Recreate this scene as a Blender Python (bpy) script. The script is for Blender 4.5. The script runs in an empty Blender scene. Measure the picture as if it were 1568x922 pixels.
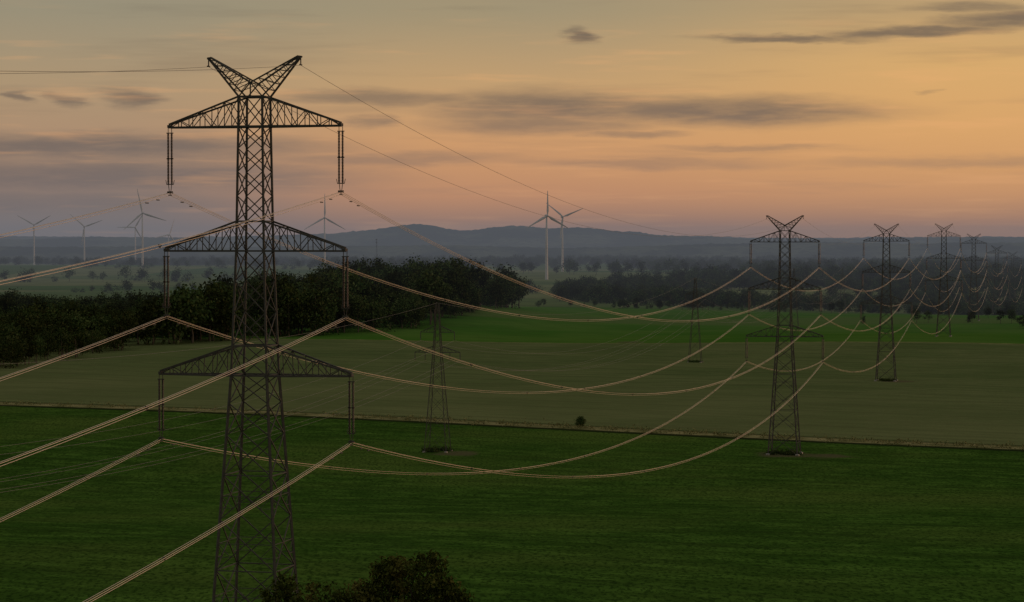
import bpy, math, random
import numpy as np
from mathutils import Vector, Matrix
rng = np.random.default_rng(7)
random.seed(7)
scene = bpy.context.scene
scene.view_settings.view_transform = 'Standard'
scene.view_settings.look = 'None'
scene.view_settings.exposure = 0
scene.view_settings.gamma = 1

def s2l(c):
    return tuple(((v/255)/12.92 if v/255 <= 0.04045 else ((v/255+0.055)/1.055)**2.4) for v in c)

# ------------------------------------------------------------ node helpers
class NT:
    def __init__(s, tree):
        s.t = tree; s.n = tree.nodes; s.l = tree.links
    def new(s, typ, **kw):
        n = s.n.new(typ)
        for k, v in kw.items(): setattr(n, k, v)
        return n
    def put(s, sock, v):
        if v is None: return
        if isinstance(v, bpy.types.NodeSocket): s.l.new(v, sock)
        else:
            try: sock.default_value = v
            except Exception: sock.default_value = (*v, 1)
    def m(s, op, a, b=None, c=None, clamp=False):
        n = s.new('ShaderNodeMath', operation=op); n.use_clamp = clamp
        s.put(n.inputs[0], a); s.put(n.inputs[1], b); s.put(n.inputs[2], c)
        return n.outputs[0]
    def vm(s, op, a, b=None, out=0):
        n = s.new('ShaderNodeVectorMath', operation=op)
        s.put(n.inputs[0], a)
        if b is not None: s.put(n.inputs[1], b)
        return n.outputs[out]
    def noise(s, vec, scale, detail=3, rough=0.5, out=0):
        n = s.new('ShaderNodeTexNoise')
        s.put(n.inputs['Vector'], vec); s.put(n.inputs['Scale'], scale)
        n.inputs['Detail'].default_value = detail; n.inputs['Roughness'].default_value = rough
        return n.outputs[out]
    def mr(s, v, a, b, c=0.0, d=1.0, smooth=True):
        n = s.new('ShaderNodeMapRange'); n.interpolation_type = 'SMOOTHSTEP' if smooth else 'LINEAR'
        s.put(n.inputs['Value'], v); s.put(n.inputs['From Min'], a); s.put(n.inputs['From Max'], b)
        s.put(n.inputs['To Min'], c); s.put(n.inputs['To Max'], d)
        return n.outputs[0]
    def mix(s, f, a, b, blend='MIX'):
        n = s.new('ShaderNodeMix', data_type='RGBA', blend_type=blend)
        n.clamp_factor = True
        s.put(n.inputs[0], f)
        for i, v in ((6, a), (7, b)):
            if isinstance(v, bpy.types.NodeSocket): s.l.new(v, n.inputs[i])
            else: n.inputs[i].default_value = (*v[:3], 1)
        return n.outputs[2]
    def ramp(s, f, stops, interp='EASE'):
        n = s.new('ShaderNodeValToRGB'); r = n.color_ramp; r.interpolation = interp
        while len(r.elements) > 1: r.elements.remove(r.elements[-1])
        r.elements[0].position = stops[0][0]; r.elements[0].color = (*stops[0][1], 1)
        for p, c in stops[1:]:
            e = r.elements.new(p); e.color = (*c, 1)
        s.put(n.inputs[0], f)
        return n.outputs[0]

def material(name):
    m = bpy.data.materials.new(name); m.use_nodes = True
    t = NT(m.node_tree); b = m.node_tree.nodes['Principled BSDF']
    return m, t, b

# ------------------------------------------------------------ world
SUN_EL, SUN_AZ = 4.5, 66.0       # degrees; azimuth clockwise from the view axis (+Y)
w = bpy.data.worlds.new("World"); scene.world = w; w.use_nodes = True
t = NT(w.node_tree); bg = w.node_tree.nodes['Background']
tc = t.new('ShaderNodeTexCoord')
sep = t.new('ShaderNodeSeparateXYZ'); t.l.new(tc.outputs['Generated'], sep.inputs[0])
X, Y, Z = sep.outputs
az = t.m('MULTIPLY', t.m('ARCTAN2', X, Y), 57.2958)
el = t.m('MULTIPLY', t.m('ARCSINE', Z), 57.2958)
elp = t.m('MAXIMUM', el, 0.0)
fac = t.m('SQRT', t.m('DIVIDE', elp, 90.0))
def F(e): return math.sqrt(e/90)
zen = (0.40, 0.39, 0.38)
def skyramp(cols):
    st = [(F(e), s2l(c)) for e, c in cols]
    st += [(F(12), (0.30, 0.25, 0.19)), (F(30), (0.34, 0.32, 0.28)), (1.0, zen)]
    return t.ramp(fac, st, 'LINEAR')
left = skyramp([(0, (114, 106, 106)), (0.7, (128, 114, 109)), (1.6, (156, 127, 108)), (2.6, (173, 141, 112)), (3.8, (169, 145, 114)), (5.4, (149, 140, 118))])
cent = skyramp([(0, (146, 111, 96)), (0.5, (174, 126, 98)), (1.2, (202, 143, 101)), (2.4, (208, 154, 105)), (3.8, (191, 155, 111)), (5.4, (158, 143, 114))])
righ = skyramp([(0, (156, 115, 90)), (0.5, (188, 132, 94)), (1.2, (212, 152, 100)), (2.6, (219, 164, 104)), (4.2, (213, 167, 107)), (5.5, (185, 154, 110))])
base = t.mix(t.mr(az, -9.5, -1.0), left, cent)
base = t.mix(t.mr(az, 0.0, 11.0), base, righ)
cv = t.new('ShaderNodeCombineXYZ'); t.put(cv.inputs[0], az); t.put(cv.inputs[1], el)
cvec = cv.outputs[0]
wv = t.vm('MULTIPLY', cvec, (0.42, 2.3, 1))
dn = t.noise(wv, 1.0, 5, 0.62, out=1)
dist = t.vm('MULTIPLY', t.vm('SUBTRACT', dn, (0.5, 0.5, 0.5)), (2.2, 0.40, 0))
dvec = t.vm('ADD', cvec, dist)
# (azimuth, elevation, half width, half height, density, slope)
clouds = [(1.53,4.86,.55,.26,1.0,0),(-3.0,3.40,3.6,.24,.75,-.01),(1.0,3.18,4.0,.56,.95,-.02),(4.9,3.10,5.2,.46,1.0,-.01),(0.6,2.78,3.2,.34,.75,0),
 (6.4,4.74,2.8,.12,1.,-.02),(9.2,4.86,3.2,.17,1.,.05),(11.4,5.16,2.6,.26,1.,.06),(10.6,5.42,2.0,.16,.8,0),
 (-8.8,3.37,.95,.34,1.,-.05),(-10.3,3.34,.5,.22,.8,0),(-11.3,3.35,.4,.18,.9,0),
 (-9.6,2.25,7.2,.42,1.,0),(-9.2,1.6,7.8,.52,.95,0),(-11.5,1.0,7.0,.4,.7,0),
 (2.75,2.55,1.5,.14,.6,0),(5.4,2.25,2.6,.12,.5,0),(-3.3,2.85,.8,.22,.7,0),(-3.0,2.0,4.6,.24,.55,0),
 (3.0,1.9,5.0,.2,.45,0),(9.5,3.55,.3,.09,.35,0),(10.5,1.9,4.6,.2,.4,0)]
acc = None
dsx = t.new('ShaderNodeSeparateXYZ'); t.l.new(dvec, dsx.inputs[0])
for cx, cy, rw, rh, st, sl in clouds:
    v0 = dvec
    if sl:
        cc_ = t.new('ShaderNodeCombineXYZ'); t.l.new(dsx.outputs[0], cc_.inputs[0])
        t.l.new(t.m('MULTIPLY_ADD', t.m('SUBTRACT', dsx.outputs[0], cx), -sl, dsx.outputs[1]), cc_.inputs[1]); v0 = cc_.outputs[0]
    d = t.vm('LENGTH', t.vm('MULTIPLY', t.vm('SUBTRACT', v0, (cx, cy, 0)), (1/rw, 1/rh, 0)), out=1)
    v = t.mr(d, 1.1, 0.20, 0.0, st)
    acc = v if acc is None else t.m('MAXIMUM', acc, v)
brk = t.mr(t.noise(t.vm('MULTIPLY', cvec, (0.7, 4.5, 1)), 1.0, 4, 0.6), 0.28, 0.60, 0.74, 1.0)
acc = t.m('MULTIPLY', acc, brk)
st1 = t.noise(t.vm('ADD', t.vm('MULTIPLY', cvec, (0.13, 1.7, 1)), (3.3, 7.1, 0)), 1.0, 4, 0.55)
streak = t.mr(st1, 0.50, 0.74, 0.0, 0.32)
acc = t.m('MAXIMUM', acc, streak)
ccol = t.mix(t.mr(el, 0.5, 4.5), s2l((111, 101, 100)), s2l((104, 90, 81)))
sky = t.mix(t.m('MULTIPLY', acc, 0.84), base, ccol)
fr = t.mr(t.noise(t.vm('ADD', t.vm('MULTIPLY', cvec, (0.25, 3.0, 1)), (9, 2, 0)), 1.0, 3, 0.6), 0.52, 0.75, 0.0, 0.25)
sky = t.mix(t.m('MULTIPLY', fr, t.mr(el, 6, 4)), sky, s2l((240, 175, 116)))
below = t.mr(el, -0.5, 0.0)
sky = t.mix(below, (0.03, 0.035, 0.03), sky)
nish = t.new('ShaderNodeTexSky', sky_type='NISHITA')
nish.sun_disc = False
nish.sun_elevation = math.radians(SUN_EL); nish.sun_rotation = math.radians(SUN_AZ)
add = t.mix(1.0, sky, t.mix(1.0, nish.outputs[0], (0.006, 0.006, 0.006), 'MULTIPLY'), 'ADD')
t.l.new(add, bg.inputs['Color']); bg.inputs['Strength'].default_value = 1.0

# ------------------------------------------------------------ sun
sd = bpy.data.lights.new("sun", 'SUN'); sd.energy = 0.9; sd.angle = math.radians(2); sd.color = (1, 0.56, 0.36)
so = bpy.data.objects.new("sun", sd); scene.collection.objects.link(so)
ra, re = math.radians(SUN_AZ), math.radians(SUN_EL)
to_sun = Vector((math.sin(ra)*math.cos(re), math.cos(ra)*math.cos(re), math.sin(re)))
so.rotation_euler = to_sun.to_track_quat('Z', 'Y').to_euler()

# ------------------------------------------------------------ camera
cd = bpy.data.cameras.new("camera"); cam = bpy.data.objects.new("camera", cd)
scene.collection.objects.link(cam); scene.camera = cam
cam.location = (0, 0, 50); cam.rotation_euler = (math.radians(90-1.307), 0, 0)
cd.sensor_width = 36; cd.lens = 86.5; cd.clip_start = 1; cd.clip_end = 60000

def link(o, parent=None):
    scene.collection.objects.link(o)
    if parent: o.parent = parent
    return o
def meshobj(name, verts, faces, mats, parent=None, smooth=False, mi=None):
    me = bpy.data.meshes.new(name)
    me.from_pydata([tuple(v) for v in verts], [], faces)
    for m in mats: me.materials.append(m)
    if mi is not None: me.polygons.foreach_set('material_index', mi)
    if smooth: me.polygons.foreach_set('use_smooth', [True]*len(me.polygons))
    me.update()
    return link(bpy.data.objects.new(name, me), parent)

# ------------------------------------------------------------ terrain
def sst(v):
    v = np.clip(v, 0, 1); return v*v*(3-2*v)
def gz(x, y):
    x = np.asarray(x, float); y = np.asarray(y, float)
    z = 10*sst((520-y)/250)
    z = z - 15*np.exp(-((x-450)/260)**2-((y-2250)/330)**2)
    z = z + 3*np.exp(-((x-219)/140)**2-((y-1248)/120)**2)
    z = z + 12*np.exp(-((x+70)/95)**2-((y-1640)/230)**2)
    z = z + 0.35*np.sin(x*0.021+y*0.013)+0.3*np.sin(y*0.017-x*0.009+1)
    far = sst((y-2400)/2500)
    z = z + far*(4*np.sin(x*0.0031+1.3)*np.sin(y*0.0022)+3*np.sin(x*0.0012+y*0.0017))
    return z
ys = np.concatenate([np.arange(-600, 2600, 16), np.geomspace(2600, 30000, 90)])
hx = np.concatenate([np.arange(0, 500, 14), np.geomspace(500, 14000, 60)])
xs = np.concatenate([-hx[::-1][:-1], hx])
GX, GY = np.meshgrid(xs, ys); GZ = gz(GX, GY)
V = np.stack([GX.ravel(), GY.ravel(), GZ.ravel()], 1)
nx, ny = len(xs), len(ys)
fc = [(j*nx+i, j*nx+i+1, (j+1)*nx+i+1, (j+1)*nx+i) for j in range(ny-1) for i in range(nx-1)]
gm, t, b = material("fields")
geo = t.new('ShaderNodeNewGeometry'); P = geo.outputs['Position']
sp = t.new('ShaderNodeSeparateXYZ'); t.l.new(P, sp.inputs[0]); x, y = sp.outputs[0], sp.outputs[1]
def line(p, q):
    dx, dy = q[0]-p[0], q[1]-p[1]; L = math.hypot(dx, dy)
    nxx, nyy = -dy/L, dx/L
    if nyy < 0: nxx, nyy = -nxx, -nyy
    c = -(nxx*p[0]+nyy*p[1])
    return t.m('ADD', t.m('MULTIPLY_ADD', x, nxx, c), t.m('MULTIPLY', y, nyy))
wob = t.m('MULTIPLY', t.m('SUBTRACT', t.noise(P, 0.05, 3), 0.5), 7.0)
n_f = t.noise(t.vm('MULTIPLY', P, (1.5, 0.6, 1)), 1.0, 3, 0.75)
n_m = t.noise(P, 0.12, 3, 0.65)
n_l = t.noise(P, 0.012, 3, 0.55)
rot = t.new('ShaderNodeMapping', vector_type='POINT'); rot.inputs['Rotation'].default_value = (0, 0, math.radians(29.3))
t.l.new(P, rot.inputs[0])
rows = t.noise(t.vm('MULTIPLY', rot.outputs[0], (0.03, 0.22, 1)), 1.0, 4, 0.7)
rs = t.new('ShaderNodeSeparateXYZ'); t.l.new(rot.outputs[0], rs.inputs[0])
tw = t.m('ABSOLUTE', t.m('SUBTRACT', t.m('MODULO', t.m('ADD', t.m('ADD', rs.outputs[1], 4800.0), t.m('MULTIPLY', t.m('SUBTRACT', n_l, .5), 12.0)), 27.0), 13.5))
tram = t.mr(t.m('ABSOLUTE', t.m('SUBTRACT', tw, 1.1)), 0.3, 1.0, 1.0, 0.0)
d1 = line((-160, 769), (126.5, 608))
d1w = t.m('ADD', d1, t.m('MULTIPLY', wob, 0.35))
A = t.mix(t.mr(n_m, 0.35, 0.65), (0.030, 0.072, 0.010), (0.058, 0.120, 0.018))
A = t.mix(t.mr(rows, 0.42, 0.60, 0, .75), A, (0.024, 0.054, 0.008))
A = t.mix(t.mr(n_l, 0.42, 0.7, 0, .7), A, (0.076, 0.116, 0.022))
A = t.mix(t.mr(n_f, 0.46, 0.62, 0, .8), A, (0.012, 0.028, 0.005))
A = t.mix(t.m('MULTIPLY', tram, .35), A, (0.02, 0.036, 0.008))
B = t.mix(t.mr(n_l, 0.35, 0.65), (0.112, 0.134, 0.052), (0.080, 0.108, 0.038))
B = t.mix(t.mr(rows, 0.42, 0.62, 0, .5), B, (0.058, 0.076, 0.028))
B = t.mix(t.mr(n_m, 0.5, 0.7, 0, .4), B, (0.125, 0.136, 0.058))
B = t.mix(t.mr(n_f, 0.5, 0.65, 0, .35), B, (0.045, 0.055, 0.022))
B = t.mix(t.m('MULTIPLY', tram, .4), B, (0.045, 0.055, 0.022))
B = t.mix(t.mr(d1, 250, 90, 0, .25), B, (0.14, 0.14, 0.062))
C = t.mix(t.mr(n_l, 0.35, 0.65), (0.042, 0.110, 0.014), (0.065, 0.128, 0.022))
C = t.mix(t.mr(rows, 0.42, 0.65, 0, .5), C, (0.04, 0.080, 0.014))
vor = t.new('ShaderNodeTexVoronoi'); t.put(vor.inputs['Vector'], t.vm('ADD', t.vm('MULTIPLY', P, (0.0022, 0.0015, 0)), (2.3, .7, 0))); vor.inputs['Scale'].default_value = 1
vs = t.new('ShaderNodeSeparateColor'); t.l.new(vor.outputs['Color'], vs.inputs[0])
D = t.mix(vs.outputs[0], (0.050, 0.095, 0.024), (0.15, 0.16, 0.07))
D = t.mix(t.mr(n_l, 0.45, 0.6, 0, .4), D, (0.05, 0.07, 0.026))
V_ = t.mix(t.mr(n_m, 0.35, 0.65), (0.23, 0.20, 0.095), (0.09, 0.09, 0.034))
def band(d, c, wd, soft=2.0):
    return t.mr(t.m('ABSOLUTE', t.m('SUBTRACT', d, c)), wd, wd+soft, 1.0, 0.0)
col = t.mix(t.mr(d1w, -0.6, 0.6), A, B)
col = t.mix(t.m('MULTIPLY', band(d1w, 2, 5.5, 2.5), 0.9), col, V_)
col = t.mix(t.m('MULTIPLY', band(d1w, -5.5, 2.2, 1.5), .9), col, (0.012, 0.018, 0.006))
col = t.mix(t.m('MULTIPLY', band(d1w, 9.5, 1.4, 2), .6), col, (0.025, 0.035, 0.012))
d2 = t.m('ADD', line((-28, 1256), (245, 1178)), t.m('MULTIPLY', wob, 1.0))
col = t.mix(t.mr(d2, -2, 2), col, C)
col = t.mix(t.m('MULTIPLY', band(d2, 0, 2, 4), .5), col, V_)
d2b = line((0, 1500), (300, 1560))
col = t.mix(t.m('MULTIPLY', t.mr(d2b, -10, 10), 0.45), col, B)
d2c = line((0, 1640), (300, 1700))
col = t.mix(t.mr(d2c, -6, 6), col, C)
d3 = t.m('ADD', line((0, 1960), (400, 1900)), t.m('MULTIPLY', wob, 2.0))
col = t.mix(t.mr(d3, -8, 8), col, D)
for px_, py_, rx, ry in ((75, 583, 7, 8), (65, 586, 8, 10), (-13, 589, 6, 8), (140, 892, 7, 10), (60, 1247, 8, 12)):
    d = t.vm('LENGTH', t.vm('MULTIPLY', t.vm('SUBTRACT', P, (px_, py_, 0)), (1/rx, 1/ry, 0)), out=1)
    d = t.m('ADD', d, t.m('MULTIPLY', t.m('SUBTRACT', n_m, 0.5), 1.6))
    col = t.mix(t.mr(d, 1.1, 0.45, 0, .7), col, (0.085, 0.068, 0.04))
t.l.new(col, b.inputs['Base Color']); b.inputs['Roughness'].default_value = 0.95
b.inputs['Specular IOR Level'].default_value = 0.0
meshobj("ground", V, fc, [gm], smooth=True)

# ------------------------------------------------------------ haze bank lying over the distant country (homogeneous absorbing volume with its own added glow)
hm = bpy.data.materials.new("haze_air"); hm.use_nodes = True
t = NT(hm.node_tree); hm.node_tree.nodes.remove(hm.node_tree.nodes['Principled BSDF'])
ab = t.new('ShaderNodeVolumeAbsorption'); ab.inputs['Color'].default_value = (0, 0, 0, 1)
SIG = 0.85e-4; ab.inputs['Density'].default_value = SIG
em = t.new('ShaderNodeEmission'); em.inputs['Color'].default_value = (0.142, 0.153, 0.180, 1); em.inputs['Strength'].default_value = SIG  # emission stands in for daylight scattered by the haze
ad = t.new('ShaderNodeAddShader'); t.l.new(ab.outputs[0], ad.inputs[0]); t.l.new(em.outputs[0], ad.inputs[1])
t.l.new(ad.outputs[0], hm.node_tree.nodes['Material Output'].inputs['Volume'])
x0, x1, y0, y1, z0, z1 = -6000, 6000, 1300, 14000, -60, 150
bv = [(x0,y0,z0),(x1,y0,z0),(x1,y1,z0),(x0,y1,z0),(x0,y0,z1),(x1,y0,z1),(x1,y1,z1),(x0,y1,z1)]
bf = [(0,3,2,1),(4,5,6,7),(0,1,5,4),(1,2,6,5),(2,3,7,6),(3,0,4,7)]
meshobj("haze", bv, bf, [hm])

# ------------------------------------------------------------ hills
def ridge(name, pts, yc, depth, mat, seed, amp):
    r = np.random.default_rng(seed)
    px_ = np.array([p[0] for p in pts]); pz = np.array([p[1] for p in pts])
    X_ = np.linspace(px_[0], px_[-1], 620); 
    base_ = np.interp(X_, px_, pz)
    k = np.hanning(9); k /= k.sum(); base_ = np.convolve(np.pad(base_, 4, 'edge'), k, 'valid')
    rows_ = np.linspace(-1, 1, 25)
    Vv = []
    ph = r.uniform(0, 6, 12)
    for v in rows_:
        prof = np.cos(v*math.pi/2)**1.3
        n = sum(math.pow(0.62, i)*np.sin(X_*(0.004*1.75**i)+ph[i]+v*(2+i)) for i in range(7))
        zz = base_*prof + n*amp*(0.35+prof) - 12*(1-prof)
        tree_ = r.normal(0, 1.6, len(X_))*(prof > 0.2)
        for xx, z_ in zip(X_, zz+tree_): Vv.append((xx, yc+v*depth, z_))
    n_ = len(X_)
    ff = [(j*n_+i, j*n_+i+1, (j+1)*n_+i+1, (j+1)*n_+i) for j in range(24) for i in range(n_-1)]
    return meshobj(name, Vv, ff, [mat], smooth=True)
hmat, t, b = material("forested_hill")
P = t.new('ShaderNodeNewGeometry').outputs['Position']
c = t.mix(t.mr(t.noise(P, 0.0035, 4, 0.6), 0.42, 0.6), (0.030, 0.040, 0.030), (0.075, 0.088, 0.056))
c = t.mix(t.mr(t.noise(P, 0.03, 3, 0.6), 0.4, 0.7, 0, .5), c, (0.022, 0.03, 0.022))
t.l.new(c, b.inputs['Base Color']); b.inputs['Roughness'].default_value = 1; b.inputs['Specular IOR Level'].default_value = 0
ridge("hill", [(-4200,80),(-2600,75),(-2080,76),(-1700,82),(-1400,80),(-1000,88),(-740,98),(-560,120),(-430,142),(-360,138),(-250,114),(-180,108),(-110,120),(0,130),(80,127),(150,115),(240,121),(330,120),(420,110),(530,105),(620,92),(720,84),(900,80),(1100,72),(1500,76),(2080,82),(3000,78),(4200,80)], 10400, 900, hmat, 3, 1.3)
ridge("hill", [(-3600,46),(-2000,48),(-1500,44),(-900,40),(-500,44),(-200,50),(0,46),(300,40),(700,52),(1000,58),(1300,54),(1600,60),(2200,58),(3600,50)], 8000, 500, hmat, 5, 1.6)
ridge("hill", [(-5200,86),(-3000,92),(-2000,90),(-1200,84),(-300,84),(400,92),(1000,92),(1700,86),(2400,90),(5200,80)], 12600, 800, hmat, 9, 2)

# ------------------------------------------------------------ foliage
def leafmat(name, dark, light, tip):
    m, t, b = material(name)
    g = t.new('ShaderNodeNewGeometry'); oi = t.new('ShaderNodeObjectInfo')
    cc = t.mix(g.outputs['Random Per Island'], dark, light)
    cc = t.mix(t.mr(t.noise(g.outputs['Position'], 0.35, 1), 0.5, 0.72, 0, .8), cc, tip)
    hs = t.new('ShaderNodeHueSaturation')
    t.put(hs.inputs['Hue'], t.mr(oi.outputs['Random'], 0, 1, .47, .52, False))
    t.put(hs.inputs['Value'], t.mr(oi.outputs['Random'], 0, 1, .5, 1.7, False))
    t.l.new(cc, hs.inputs['Color'])
    t.l.new(hs.outputs[0], b.inputs['Base Color']); b.inputs['Roughness'].default_value = .8
    b.inputs['Specular IOR Level'].default_value = 0.0
    return m
lm = leafmat("leaves", (0.016, 0.026, 0.009), (0.038, 0.056, 0.017), (0.068, 0.076, 0.028))
lmn = leafmat("tree_leaves", (0.020, 0.034, 0.008), (0.075, 0.105, 0.022), (0.16, 0.16, 0.042))
bark, t, b = material("bark")
c = t.mix(t.noise(t.new('ShaderNodeNewGeometry').outputs['Position'], 3, 3), (0.035, 0.028, 0.02), (0.09, 0.075, 0.055))
t.l.new(c, b.inputs['Base Color']); b.inputs['Roughness'].default_value = .9

def leaves(blobs, n, size, r, inner=0.5, per=14, spread=2.6):
    vol = np.array([bb[3]*bb[4] + bb[3]*bb[5] for bb in blobs]); vol /= vol.sum()
    V_, F_ = [], []; o = 0
    for bb, fr_ in zip(blobs, vol):
        k = max(8, int(n*fr_)); nc = max(4, k//per)
        d = r.normal(size=(nc, 3)); d /= np.linalg.norm(d, axis=1)[:, None]
        rad = inner+(1-inner)*r.random(nc)**0.6
        rad *= 1+r.normal(0, .10, nc)
        cc = np.array(bb[:3])+d*rad[:, None]*np.array(bb[3:6])
        cs = size*r.uniform(1.0, spread, nc)
        idx = r.integers(0, nc, k)
        p = cc[idx]+r.normal(size=(k, 3))*cs[idx][:, None]*np.array([1, 1, .7])
        a = r.normal(size=(k, 3)); a /= np.linalg.norm(a, axis=1)[:, None]
        q = np.cross(a, r.normal(size=(k, 3))); q /= np.linalg.norm(q, axis=1)[:, None]
        s = size*r.uniform(.5, 1.2, k)[:, None]
        V_.append(np.stack([p-a*s, p+q*s*.55, p+a*s, p-q*s*.55], 1).reshape(-1, 3))
        F_ += [(o+4*i, o+4*i+1, o+4*i+2, o+4*i+3) for i in range(k)]; o += 4*k
    return np.concatenate(V_), F_
def tube(V_, F_, p, q, r0, r1, n=6):
    p, q = Vector(p), Vector(q); d = (q-p).normalized(); a = d.orthogonal().normalized(); b_ = d.cross(a)
    o = len(V_)
    for c_, rr in ((p, r0), (q, r1)):
        for i in range(n):
            an = 2*math.pi*i/n; V_.append(tuple(c_+(a*math.cos(an)+b_*math.sin(an))*rr))
    for i in range(n): F_.append((o+i, o+(i+1) % n, o+n+(i+1) % n, o+n+i))
def maketree(name, blobs, n, size, r, trunk, tr, lmat, parent=None, limbs=True, **kw):
    LV, LF = leaves(blobs, n, size, r, **kw)
    TV, TF = [], []
    base_ = Vector(trunk[0]); top = Vector(trunk[1]); prev = base_
    for i in range(1, 6):
        f = i/5; p = base_.lerp(top, f)+Vector((r.normal()*tr*.5, r.normal()*tr*.5, 0))
        tube(TV, TF, prev, p, tr*(1-.75*(i-1)/5), tr*(1-.75*f)); prev = p
    if limbs:
        for bb in blobs[:15]:
            f = r.uniform(.35, .8); s = base_.lerp(top, f); e = Vector(bb[:3]); mid = s.lerp(e, .5)+Vector((0, 0, .06*(e-s).length))
            tube(TV, TF, s, mid, tr*.4, tr*.24); tube(TV, TF, mid, e, tr*.24, tr*.1)
            for k in range(3):
                e2 = e+Vector(r.normal(size=3)*np.array(bb[3:6])*.45); tube(TV, TF, mid.lerp(e, .6), e2, tr*.12, tr*.04, 4)
    o = len(TV); Vall = TV+[tuple(v) for v in LV]; Fall = TF+[tuple(i+o for i in f) for f in LF]
    return meshobj(name, Vall, Fall, [bark, lmat], parent, mi=[0]*len(TF)+[1]*len(LF))

def unit_tree(name, seed, n, size, kind, parent):
    r = np.random.default_rng(seed)
    bl = []
    if kind == 'round':
        bl.append((0, 0, .58, .25, .25, .30))
        for i in range(7):
            a = i*2*math.pi/7+r.uniform(-.3, .3); h = r.uniform(.34, .80); rr = r.uniform(.10, .20)
            d_ = r.uniform(.12, .24)
            bl.append((math.cos(a)*d_, math.sin(a)*d_, h, rr, rr, rr*.9))
        bl.append((r.uniform(-.07, .07), 0, .84, .13, .13, .15))
    elif kind == 'tall':
        for i in range(8):
            f = i/7; rr = .17*(1-.6*f)*r.uniform(.8, 1.2); bl.append((r.normal()*.04, r.normal()*.04, .2+.7*f, rr, rr, .12))
    else:
        for i in range(7):
            rr = r.uniform(.18, .30); bl.append((r.uniform(-.35, .35), r.uniform(-.35, .35), r.uniform(.22, .62), rr, rr, rr))
    return maketree(name, bl, n, size, r, ((0, 0, -.02), (0, 0, .72)), .018, lm, parent, limbs=False)

def woodland(name, specs):
    root = link(bpy.data.objects.new(name, None))
    for k, (args, pts, hs) in enumerate(specs):
        Vv, Ff = [], []
        zs = gz(pts[:, 0], pts[:, 1]); ang = rng.uniform(0, 6.28, len(pts))
        for i in range(len(pts)):
            s = hs[i]/2
            for q in range(4):
                a = ang[i]+q*math.pi/2+math.pi/4
                Vv.append((pts[i, 0]+math.cos(a)*s*1.4142, pts[i, 1]+math.sin(a)*s*1.4142, zs[i]-.2))
            Ff.append((4*i, 4*i+1, 4*i+2, 4*i+3))
        ins = meshobj(f"stand_{k+1}", Vv, Ff, [lm], root)
        ins.instance_type = 'FACES'; ins.use_instance_faces_scale = True; ins.instance_faces_scale = 1
        ins.show_instancer_for_render = False; ins.show_instancer_for_viewport = False
        unit_tree(f"tree_form_{k+1}", *args, ins)
    return root
def inpoly(px_, py_, poly):
    ins = np.zeros(len(px_), bool); n = len(poly)
    for i in range(n):
        xa, ya = poly[i]; xb, yb = poly[(i+1) % n]
        c_ = ((ya > py_) != (yb > py_)) & (px_ < (xb-xa)*(py_-ya)/(yb-ya+1e-9)+xa); ins ^= c_
    return ins
def patch(p, sc):
    a, b_ = p[:, 0]/sc, p[:, 1]/sc
    return .5+.25*(np.sin(a*1.7+1.3*np.sin(b_*.9))+np.sin(b_*1.3+1.1*np.sin(a*1.1+2)))
def scatter(poly, spacing, clump=None, thr=0.5):
    p = np.array(poly, float); lo, hi = p.min(0), p.max(0)
    n = int((hi[0]-lo[0])*(hi[1]-lo[1])/spacing**2)
    q = rng.uniform(lo, hi, (n, 2)); q = q[inpoly(q[:, 0], q[:, 1], poly)]
    if clump: q = q[patch(q, clump)+rng.normal(0, .05, len(q)) > thr]
    return q
def hedge(pts, spacing, jit):
    out = []
    for a, b_ in zip(pts[:-1], pts[1:]):
        L = math.dist(a, b_); n = max(1, int(L/spacing))
        for i in range(n):
            if rng.random() < .88:
                f = (i+rng.random())/n; out.append((a[0]+(b_[0]-a[0])*f+rng.normal()*jit, a[1]+(b_[1]-a[1])*f+rng.normal()*jit))
    return np.array(out)
def split(pts, hlo, hhi, variants):
    k = rng.integers(0, len(variants), len(pts)); out = []
    hs = hlo+(hhi-hlo)*np.clip(.6*patch(pts, 17)+.4*rng.random(len(pts))**1.3, 0, 1)
    for i, v in enumerate(variants):
        if (k == i).any(): out.append((v, pts[k == i], hs[k == i]))
    return out
near_forms = [(11, 1200, .034, 'round'), (12, 1200, .034, 'round'), (13, 1000, .03, 'tall'), (14, 1100, .036, 'bushy'), (15, 1200, .034, 'round')]
far_forms = [(21, 420, .055, 'round'), (22, 420, .055, 'round'), (23, 380, .06, 'bushy')]
w1 = scatter([(-205, 962), (-197, 1030), (-190, 1120), (-184, 1210), (-165, 1290), (-150, 1450), (-150, 1540), (-420, 1560), (-330, 930), (-260, 930)], 11.0)
woodland("woodland", split(w1, 7, 25, near_forms))
w2 = scatter([(-184, 1215), (-140, 1288), (-99, 1318), (-60, 1370), (-36, 1450), (-10, 1600), (6, 1820), (-30, 1880), (-150, 1780), (-165, 1500)], 10.5)
woodland("woodland", split(w2, 8, 35, near_forms))
mid = [hedge([(10, 1965), (120, 1950), (230, 1925), (330, 1915)], 12, 7), hedge([(150, 2010), (320, 1990), (480, 1950)], 12, 12),
       hedge([(230, 1560), (330, 1570), (420, 1560)], 14, 5), hedge([(330, 1700), (480, 1760)], 10, 9),
       scatter([(303, 1440), (345, 1430), (360, 1500), (310, 1510)], 8), scatter([(80, 1930), (110, 1920), (120, 1960), (85, 1975)], 9)]
woodland("hedgerow", split(np.concatenate(mid), 4, 12, near_forms))
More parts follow.
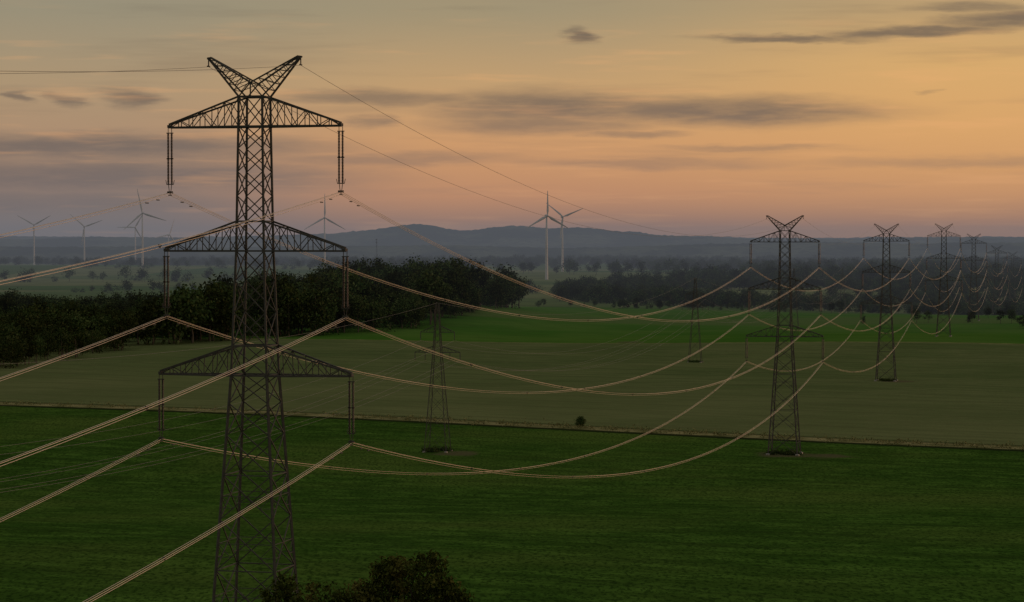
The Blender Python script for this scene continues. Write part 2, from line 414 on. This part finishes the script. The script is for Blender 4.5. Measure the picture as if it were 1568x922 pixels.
m2 = [scatter([(40, 2200), (150, 2100), (560, 2050), (800, 2300), (900, 3000), (120, 3000), (50, 2700)], 15, 110, .42),
      hedge([(60, 2250), (250, 2200), (560, 2100)], 10, 9), hedge([(80, 2550), (300, 2500), (640, 2450)], 12, 12), hedge([(90, 2900), (400, 2820), (760, 2800)], 11, 14),
      hedge([(-560, 1900), (-300, 1930), (-130, 1950)], 11, 14),
      hedge([(-480, 2620), (-330, 2540), (-250, 2600)], 12, 10), hedge([(-150, 2500), (60, 2550)], 9, 15)]
woodland("woodland", split(np.concatenate(m2), 6, 18, far_forms))
m3 = [scatter([(120, 3000), (900, 3000), (1100, 4300), (420, 4300), (330, 3500)], 22, 150, .42),
      hedge([(-1500, 5600), (-900, 5500), (-400, 5650), (200, 5500)], 12, 20), hedge([(-900, 4700), (-500, 4750), (-380, 4600)], 18, 20),
      hedge([(-900, 3500), (-450, 3400), (-300, 3450)], 16, 14),
      hedge([(-300, 4000), (100, 4100), (350, 4000)], 18, 16), hedge([(60, 3900), (420, 3800)], 14, 18),
      scatter([(-1700, 6000), (1700, 5600), (1800, 7200), (-1800, 7200)], 38, 260, .35),
      scatter([(-380, 4900), (-120, 4850), (-60, 5300), (-420, 5300)], 22),
      scatter([(300, 4400), (1400, 4300), (1600, 5600), (250, 5600)], 30, 200, .42)]
woodland("woodland", split(np.concatenate(m3), 10, 27, far_forms))

r = np.random.default_rng(5)
def bush(name, x_, y_, h, wd, n, size, lmat=lm):
    g = float(gz(x_, y_))
    bl = [(x_+r.uniform(-.25, .25)*wd, y_+r.uniform(-.2, .2)*wd, g+h*r.uniform(.3, .72), wd*.3, wd*.3, h*.28) for _ in range(7)]
    return maketree(name, bl, n, size, r, ((x_, y_, g-.2), (x_, y_, g+h*.7)), .10, lmat)
bush("hedge_bush", 18.6, 672, 3.6, 3.0, 1800, .17)
allV, allF = [], []
for i in range(620):
    f = rng.random(); sx = -170+f*305; sy = 774.6-f*171.4
    off = rng.normal(2, 3.2); sx += off*.49; sy += off*.87
    if rng.random() < .55 and f < .45: continue
    g = float(gz(sx, sy)); h = rng.uniform(.3, .9)*(1.8 if rng.random() < .1 else 1)
    LV, LF = leaves([(sx, sy, g+h*.4, h*1.3, h*1.3, h*.6)], 16, .26, rng)
    o = len(allV); allV += [tuple(v) for v in LV]; allF += [tuple(q+o for q in ff) for ff in LF]
dry = leafmat("verge_weeds", (0.06, 0.065, 0.025), (0.17, 0.155, 0.07), (0.10, 0.095, 0.04))
meshobj("verge_grass", allV, allF, [dry])

# ------------------------------------------------------------ foreground tree
r = np.random.default_rng(31)
g0 = float(gz(-12, 201))
bl = [(-8, 200, 20.4, 3.9, 4, 3.9), (-7.4, 199, 22.9, 2.1, 2.6, 2.0), (-10.5, 201, 19.8, 3.0, 3.2, 3.4), (-5.6, 201, 19.2, 2.5, 3, 3.0),
      (-13.0, 200, 18.4, 3.0, 3, 3.0), (-16.8, 201, 18.9, 2.8, 3, 3.2), (-18.6, 200, 20.4, 1.5, 2, 2.2), (-15.2, 199, 19.8, 2.0, 2, 2.2), (-9.9, 199, 22.2, 1.2, 1.5, 2.0),
      (-20.3, 201, 16.8, 2.2, 2, 3), (-4.5, 200, 16.5, 2.6, 2.6, 3), (-5.0, 199, 21.6, 1.3, 1.3, 1.5), (-12.6, 200, 21.0, 1.1, 1.3, 1.6), (-3.8, 199, 19.4, 1.2, 1.3, 1.5), (-6.2, 199, 24.1, .9, .9, 1.2)]
for i in range(34):
    q = bl[r.integers(0, 9)]; a = r.uniform(-1.3, 1.3)
    bl.append((q[0]+math.sin(a)*q[3]*1.06, q[1]-r.uniform(0, 1.8), q[2]+math.cos(a)*q[5]*1.06, .5, .5, .6))
maketree("broadleaf_tree", bl, 30000, .18, r, ((-12, 200.5, g0-.3), (-10, 200.5, 20)), .38, lmn, per=26, spread=2.0)

# ------------------------------------------------------------ pylons
steel, t, b = material("galvanised_steel")
P = t.new('ShaderNodeNewGeometry').outputs['Position']
c = t.mix(t.noise(P, 1.3, 2), (0.026, 0.026, 0.024), (0.070, 0.070, 0.063))
t.l.new(c, b.inputs['Base Color']); b.inputs['Metallic'].default_value = .1; b.inputs['Roughness'].default_value = .7
b.inputs['Specular IOR Level'].default_value = .25
insm, t, b = material("insulator_porcelain")
b.inputs['Base Color'].default_value = (0.03, 0.022, 0.018, 1); b.inputs['Roughness'].default_value = .4
conc, t, b = material("concrete_footing")
c = t.mix(t.noise(t.new('ShaderNodeNewGeometry').outputs['Position'], 2, 3), (0.12, 0.115, 0.10), (0.2, 0.19, 0.17)); t.l.new(c, b.inputs['Base Color'])

class Lat:
    def __init__(s, k=1.0): s.V = []; s.F = []; s.M = []; s.k = k
    def beam(s, p, q, wd, mi=0):
        p, q = Vector(p), Vector(q); d = (q-p)
        if d.length < 1e-4: return
        d.normalize()
        a = d.cross(Vector((0, 0, 1)))
        if a.length < .05: a = d.cross(Vector((0, 1, 0)))
        a.normalize(); b_ = d.cross(a); h = wd/2*s.k
        o = len(s.V)
        for c_ in (p, q):
            for u, v in ((-h, -h), (h, -h), (h, h), (-h, h)): s.V.append(tuple(c_+a*u+b_*v))
        s.F += [(o, o+1, o+5, o+4), (o+1, o+2, o+6, o+5), (o+2, o+3, o+7, o+6), (o+3, o, o+4, o+7), (o+3, o+2, o+1, o), (o+4, o+5, o+6, o+7)]
        s.M += [mi]*6
    def rev(s, c_, prof, mi, n=8):
        o = len(s.V)
        for z_, rr in prof:
            for i in range(n): a = 2*math.pi*i/n; s.V.append((c_[0]+rr*math.cos(a), c_[1]+rr*math.sin(a), c_[2]+z_))
        for j in range(len(prof)-1):
            for i in range(n):
                s.F.append((o+j*n+i, o+j*n+(i+1) % n, o+(j+1)*n+(i+1) % n, o+(j+1)*n+i)); s.M.append(mi)

ARMS = [(50.8, 8.2), (39.5, 8.6), (28.2, 9.15)]
HANG = 6.2
BUN = ((0, 0), (-.13, .22), (.13, .22))     # triple conductor bundle
def big_pylon():
    L = Lat(.84)
    zk = [0, 7.5, 28.2, 39.5, 50.8, 53.6]; wk = [3.5, 3.0, 1.70, 1.32, 1.15, 1.12]
    hw = lambda z_: float(np.interp(z_, zk, wk))
    lev = [0, 5.6, 10.6, 15.2, 19.2, 22.8, 25.7, 28.2, 30.9, 33.9, 36.8, 39.5, 42.2, 44.5, 46.7, 48.8, 50.8, 53.5]
    cs = [(-1, -1), (1, -1), (1, 1), (-1, 1)]
    for za, zb in zip(lev[:-1], lev[1:]):
        a, b_ = hw(za), hw(zb); lw = .24 if za < 28 else .21; bw = .11 if za < 25 else .10
        for k in range(4):
            c0, c1 = cs[k], cs[(k+1) % 4]
            L.beam((c0[0]*a, c0[1]*a, za), (c0[0]*b_, c0[1]*b_, zb), lw)
            A0 = Vector((c0[0]*a, c0[1]*a, za)); A1 = Vector((c1[0]*a, c1[1]*a, za)); B0 = Vector((c0[0]*b_, c0[1]*b_, zb)); B1 = Vector((c1[0]*b_, c1[1]*b_, zb))
            L.beam(A0, B1, bw); L.beam(A1, B0, bw)
            if any(abs(zb-q) < .1 for q in (28.2, 30.9, 39.5, 42.2, 50.8, 53.5, 10.6, 19.2)):
                L.beam(B0, B1, .17 if zb > 28 else .11)
            if za < 19:
                f = a/(a+b_); C = A0.lerp(B1, f); 
                L.beam(A0.lerp(B0, f), C, .07); L.beam(A1.lerp(B1, f), C, .07)
                L.beam(A0.lerp(B0, f*.5), A0.lerp(C, .5), .06); L.beam(A1.lerp(B1, f*.5), A1.lerp(C, .5), .06)
                L.beam(A0.lerp(B0, f), A0.lerp(C, .5), .06); L.beam(A1.lerp(B1, f), A1.lerp(C, .5), .06)
        if any(abs(zb-q) < .1 for q in (28.2, 39.5, 50.8)):
            L.beam((-b_, -b_, zb), (b_, b_, zb), .09); L.beam((-b_, b_, zb), (b_, -b_, zb), .09)
    for c_ in cs: L.rev((c_[0]*3.5, c_[1]*3.5, -.6), [(0, .6), (.9, .5), (1.0, .3), (1.0, 0.0)], 2, 10)
    for i in range(90):
        z_ = 3+i*.55; h = hw(z_); L.beam((h, -h, z_), (h+.2, -h-.05, z_), .03)
    for zl, xt in ARMS:
        for s in (-1, 1):
            a = hw(zl); bb = hw(zl+2.7); N = 6
            lo = lambda f, e: Vector((s*(a+(xt-a)*f), e*(a+(.22-a)*f), zl))
            up = lambda f, e: Vector((s*(bb+(xt-bb)*f), e*(bb+(.22-bb)*f), zl+2.7+(.28-2.7)*f))
            fs = [0, .2, .38, .55, .71, .86, 1]
            for e in (-1, 1):
                L.beam(lo(0, e), lo(1, e), .20); L.beam(up(0, e), up(1, e), .18)
                for i in range(N):
                    if i: L.beam(lo(fs[i], e), up(fs[i], e), .08)
                    if i % 2 == 0: L.beam(lo(fs[i], e), up(fs[i+1], e), .08)
                    else: L.beam(up(fs[i], e), lo(fs[i+1], e), .08)
                    if i == 0: L.beam(up(fs[i], e), lo(fs[i+1], e), .07)
            for i in range(1, N+1):
                L.beam(lo(fs[i], -1), lo(fs[i], 1), .07); L.beam(lo(fs[i-1], -1 if i % 2 else 1), lo(fs[i], 1 if i % 2 else -1), .06)
                L.beam(up(fs[i], -1), up(fs[i], 1), .06)
            L.beam(lo(1, 0)+Vector((0, -.35, .1)), lo(1, 0)+Vector((0, .35, .1)), .3)
            for dx in (-.17, .17):
                L.beam((s*xt+dx, 0, zl), (s*xt+dx, 0, zl-.55), .06)
                prof = [(0, 0.03)]
                n = 34; LN = 4.6
                for i in range(n):
                    z_ = -i*LN/n; prof += [(z_, .06), (z_-.03, .115), (z_-.08, .115), (z_-.11, .06)]
                prof += [(-LN, .03)]
                L.rev((s*xt+dx, 0, zl-.55), prof, 1, 8)
                L.beam((s*xt+dx, 0, zl-.5-LN), (s*xt+dx*.5, 0, zl-HANG+.4), .06)
            for z_ in (.5, .55+LN/2, .6+LN): L.beam((s*xt-.33, 0, zl-z_), (s*xt+.33, 0, zl-z_), .1)
            L.beam((s*xt-.33, 0, zl-.6-LN), (s*xt-.42, 0, zl-.2-LN), .05); L.beam((s*xt+.33, 0, zl-.6-LN), (s*xt+.42, 0, zl-.2-LN), .05)
            L.beam((s*xt-.26, 0, zl-HANG+.32), (s*xt+.26, 0, zl-HANG+.32), .12)
            for ox, oz in BUN: L.beam((s*xt+ox, -.35, zl-HANG+oz), (s*xt+ox, .35, zl-HANG+oz), .10)
            L.beam((s*xt, 0, zl-HANG+.4), (s*xt, 0, zl-HANG), .07)
    zt = 53.5; bb = hw(zt)
    L.beam((0, -bb, zt), (0, -bb, 54.7), .12)
    for s in (-1, 1):
        tip = Vector((s*4.3, 0, 57.1)); N = 6
        ou = lambda f, e: Vector((s*bb, e*bb, zt)).lerp(tip+Vector((0, e*.12, -.15)), f)
        inn = lambda f, e: Vector((0, e*bb, 54.75)).lerp(tip+Vector((-s*.1, e*.12, .05)), f)
        for e in (-1, 1):
            L.beam(ou(0, e), ou(1, e), .17); L.beam(inn(0, e), inn(1, e), .16)
            L.beam((s*bb, e*bb, zt), (0, e*bb, 54.75), .12)
            for i in range(N):
                f, g = i/N, (i+1)/N
                L.beam(ou(g, e), inn(f, e) if i else inn(0, e), .075); L.beam(ou(g, e), inn(g, e), .07)
        for i in range(N+1): L.beam(ou(i/N, -1), ou(i/N, 1), .07); L.beam(inn(i/N, -1), inn(i/N, 1), .07)
        L.beam(tip, tip+Vector((s*.25, 0, -.05)), .2); L.beam(tip+Vector((s*.12, 0, 0)), tip+Vector((s*.12, 0, -.75)), .1)
        L.beam(tip+Vector((s*.12, -.3, -.75)), tip+Vector((s*.12, .3, -.75)), .12)
    return L
def small_pylon():
    L = Lat()
    hw = lambda z_: float(np.interp(z_, [0, 24, 35], [2.7, .95, .35]))
    lev = [0, 5, 9.5, 13.3, 16.6, 19.5, 22, 24, 25.7, 27.3, 28.9, 30.4, 32.8, 36]
    cs = [(-1, -1), (1, -1), (1, 1), (-1, 1)]
    for za, zb in zip(lev[:-1], lev[1:]):
        a, b_ = hw(za), hw(zb)
        for k in range(4):
            c0, c1 = cs[k], cs[(k+1) % 4]
            L.beam((c0[0]*a, c0[1]*a, za), (c0[0]*b_, c0[1]*b_, zb), .13)
            L.beam((c0[0]*a, c0[1]*a, za), (c1[0]*b_, c1[1]*b_, zb), .06); L.beam((c1[0]*a, c1[1]*a, za), (c0[0]*b_, c0[1]*b_, zb), .06)
    for zl, xt in ((24, 5.6), (28.9, 4.2)):
        for s in (-1, 1):
            a = hw(zl)
            for e in (-1, 1):
                L.beam((s*a, e*a, zl), (s*xt, 0, zl), .12); L.beam((s*a, e*a, zl+1.5), (s*xt, 0, zl+.1), .11)
                for i in range(1, 5):
                    f = i/5; xx = a+(xt-a)*f; L.beam((s*xx, e*a*(1-f), zl), (s*(xx-.5), e*a*(1-f+.1), zl+1.5*(1-f)+.2), .06)
            att = [xt] if zl > 25 else [xt, xt*.55]
            for q in att:
                L.rev((s*q, 0, zl), [(0, .05)]+[(-.1-.15*i, .05 if i % 2 else .13) for i in range(12)]+[(-2, .04)], 1, 6)
    for c_ in cs: L.rev((c_[0]*2.7, c_[1]*2.7, -.5), [(0, .5), (.8, .4), (.8, 0.0)], 2, 8)
    return L
ANG = math.radians(-13.6)
def lat_mesh(L, name):
    me = bpy.data.meshes.new(name); me.from_pydata(L.V, [], L.F)
    for m in (steel, insm, conc): me.materials.append(m)
    me.polygons.foreach_set('material_index', L.M); me.update(); return me
bigm = lat_mesh(big_pylon(), "lattice_tower"); smallm = lat_mesh(small_pylon(), "small_lattice_tower")
T = [(-112, -130), (-23.4, 224), (65.2, 588), (136, 894), (219, 1248), (304, 1620), (392, 1990), (478, 2350)]
for p in T:
    o = link(bpy.data.objects.new("electricity_pylon", bigm)); o.location = (p[0], p[1], float(gz(*p))); o.rotation_euler = (0, 0, ANG)
S = [(-114, 141), (-18, 594), (78, 1047), (172, 1500), (262, 1950)]
ANG2 = math.radians(-12)
for p in S:
    o = link(bpy.data.objects.new("electricity_pylon", smallm)); o.location = (p[0], p[1], float(gz(*p))); o.rotation_euler = (0, 0, ANG2)
# slim lattice radio mast above the far wood
L = Lat(); HM = 62
for k in range(3):
    a = 2*math.pi*k/3; a2 = 2*math.pi*(k+1)/3
    L.beam((2.2*math.cos(a), 2.2*math.sin(a), 0), (.6*math.cos(a), .6*math.sin(a), HM), .5)
    for i in range(14):
        f, g = i/14, (i+1)/14; rf, rg = 2.2-1.6*f, 2.2-1.6*g
        L.beam((rf*math.cos(a), rf*math.sin(a), HM*f), (rg*math.cos(a2), rg*math.sin(a2), HM*g), .22)
for z_ in (HM-3, HM-9): L.rev((0, 0, z_), [(0, 0.0), (0, 1.9), (2.4, 1.9), (2.4, 0.0)], 0, 10)
o = link(bpy.data.objects.new("radio_mast", lat_mesh(L, "radio_mast"))); o.location = (-300, 5450, float(gz(-300, 5450)))

# ------------------------------------------------------------ conductors
wire, t, b = material("aluminium_conductor")
b.inputs['Base Color'].default_value = (0.80, 0.63, 0.50, 1); b.inputs['Metallic'].default_value = .9; b.inputs['Roughness'].default_value = .36  # gold-pink of the sunset glint is tinted into the metal colour
ew, t, b = material("earth_wire_steel")
b.inputs['Base Color'].default_value = (0.16, 0.145, 0.135, 1); b.inputs['Metallic'].default_value = .3; b.inputs['Roughness'].default_value = .5
def world(p, ang, lx, lz):
    return Vector((p[0]+math.cos(ang)*lx, p[1]+math.sin(ang)*lx, float(gz(*p))+lz))
def cable(name, spans, radius, mat):
    cu = bpy.data.curves.new(name, 'CURVE'); cu.dimensions = '3D'; cu.bevel_depth = radius; cu.bevel_resolution = 1
    cu.materials.append(mat)
    for a, b_, sag in spans:
        n = 48; s = cu.splines.new('POLY'); s.points.add(n); s.use_smooth = True
        for i in range(n+1):
            f = i/n; q = a.lerp(b_, f); s.points[i].co = (q.x, q.y, q.z-4*sag*f*(1-f), 1)
    return link(bpy.data.objects.new(name, cu))
sp1, sp2, sp3 = [], [], []
SPC = Lat()
for p, q in zip(T[:-1], T[1:]):
    Ls = math.dist(p, q); sag = 12.2*(Ls/375)**2
    for zl, xt in ARMS:
        for s in (-1, 1):
            for ox, oz in BUN:
                sp1.append((world(p, ANG, s*xt+ox, zl-HANG+oz), world(q, ANG, s*xt+ox, zl-HANG+oz), sag))
            ca, cb = world(p, ANG, s*xt, zl-HANG), world(q, ANG, s*xt, zl-HANG)
            if p[1] < 1000:
                for i in range(1, 8):
                    f = i/8+rng.uniform(-.01, .01); c_ = ca.lerp(cb, f); c_.z -= 4*sag*f*(1-f)
                    ux = Vector((math.cos(ANG), math.sin(ANG), 0)); u1 = ux*.13; zz = Vector((0, 0, .22))
                    SPC.beam(c_, c_-u1+zz, .06); SPC.beam(c_, c_+u1+zz, .06); SPC.beam(c_-u1+zz, c_+u1+zz, .06)
            if p[1] < 900:
                for f in (.008, .014, .985, .992):
                    c_ = ca.lerp(cb, f); c_.z -= 4*sag*f*(1-f)+.12; dd = (cb-ca).normalized()*.3
                    SPC.beam(c_-dd, c_+dd, .09)
    for s in (-1, 1):
        sp2.append((world(p, ANG, s*4.42, 56.3), world(q, ANG, s*4.42, 56.3), 9.0*(Ls/375)**2))
cab = cable("power_cables", sp1, .019, wire)
sob = meshobj("cable_spacers", SPC.V, SPC.F, [steel], cab)
cable("earth_wires", sp2, .018, ew)
for p, q in zip(S[:-1], S[1:]):
    for lx, lz in ((5.6, 22), (3.1, 22), (4.2, 26.9)):
        for s in (-1, 1): sp3.append((world(p, ANG2, s*lx, lz), world(q, ANG2, s*lx, lz), 11.0))
    sp3.append((world(p, ANG2, 0, 36), world(q, ANG2, 0, 36), 8))
cable("power_cables", sp3, .02, ew)

for (fx, fy), n, rr in ((T[2], 3600, 3.6), (S[1], 2600, 3.0), (T[3], 1600, 3.4), (S[2], 1000, 2.5)):
    g = float(gz(fx, fy)); bl = []
    for i in range(12):
        a, d_ = rng.uniform(0, 6.28), rr*rng.random()**.5; h = rng.uniform(.3, .7)
        bl.append((fx+math.cos(a)*d_, fy+math.sin(a)*d_, g+h*.5, 1.3, 1.3, h*.6))
    LV, LF = leaves(bl, n, .2, rng); meshobj("undergrowth", LV, LF, [lm])

# ------------------------------------------------------------ wind turbines
wt, t, b = material("turbine_paint")
b.inputs['Base Color'].default_value = (0.40, 0.40, 0.41, 1); b.inputs['Roughness'].default_value = .5
def turbine(x_, y_, H, R, rotdeg, yaw=0.0):
    root = link(bpy.data.objects.new("wind_turbine", None)); root.location = (x_, y_, float(gz(x_, y_))); root.rotation_euler = (0, 0, math.radians(yaw))
    L = Lat(); L.rev((0, 0, 0), [(-1, 2.3), (0, 2.2), (H*.5, 1.65), (H-1.5, 1.15), (H-1.4, 0.0)], 0, 16)
    meshobj("tower", L.V, L.F, [wt], root, smooth=True)
    Vv, Ff = [], []; prof = [(-3.6, .9), (-3.0, 1.55), (0, 1.9), (4.5, 1.8), (6.5, 1.2), (6.8, .5)]
    for yy, rr in prof:
        for i in range(12):
            a = 2*math.pi*i/12; cx = math.copysign(abs(math.cos(a))**.6, math.cos(a)); cz = math.copysign(abs(math.sin(a))**.6, math.sin(a))
            Vv.append((cx*rr, yy, H+cz*rr))
    for j in range(5):
        for i in range(12): Ff.append((j*12+i, j*12+(i+1) % 12, (j+1)*12+(i+1) % 12, (j+1)*12+i))
    Ff.append(tuple(range(12))); Ff.append(tuple(range(60, 72)))
    meshobj("nacelle", Vv, Ff, [wt], root, smooth=True)
    Vv, Ff = [], []; prof = [(-5.9, .15), (-5.6, .8), (-4.8, 1.4), (-3.7, 1.6)]
    for yy, rr in prof:
        for i in range(12): a = 2*math.pi*i/12; Vv.append((math.cos(a)*rr, yy, H+math.sin(a)*rr))
    for j in range(3):
        for i in range(12): Ff.append((j*12+i, j*12+(i+1) % 12, (j+1)*12+(i+1) % 12, (j+1)*12+i))
    Ff.append(tuple(range(12)))
    meshobj("hub", Vv, Ff, [wt], root, smooth=True)
    for k in range(3):
        th = math.radians(rotdeg+120*k)
        Vv, Ff = [], []
        for rr, ch, th_, sw in ((.8, .9, .9, 0), (3, 1.1, .8, 0), (R*.2, 1.9, .45, .35), (R*.5, 1.25, .25, .25), (R*.8, .8, .15, .1), (R*.97, .45, .08, 0), (R, .12, .04, 0)):
            for i in range(8):
                a = 2*math.pi*i/8; lx = math.cos(a)*ch+sw; ly = math.sin(a)*th_-4.9+math.cos(a)*ch*.3
                Vv.append((lx*math.cos(th)+rr*math.sin(th), ly, H-lx*math.sin(th)+rr*math.cos(th)))
        for j in range(6):
            for i in range(8): Ff.append((j*8+i, j*8+(i+1) % 8, (j+1)*8+(i+1) % 8, (j+1)*8+i))
        Ff.append(tuple(range(8))); Ff.append(tuple(range(48, 56)))
        meshobj(f"blade_{k+1}", Vv, Ff, [wt], root, smooth=True)
K = 1/3769
def bx(v, d): return v*K*d
for off, d, hub, R, rot, yaw in ((-732, 5900, 97, 46, -60, 12), (-655, 5900, 94, 46, -50, 20), (-566, 4711, 106, 48, -12, 10), (-577, 6100, 96, 45, 30, 5),
                             (-526, 6300, 80, 44, 20, 40), (-287, 4900, 102, 48, 0, 10), (53, 3426, 89, 35, 0, 15), (77, 4487, 100, 41, -52, 15)):
    turbine(bx(off, d), d, hub, R, rot, yaw)
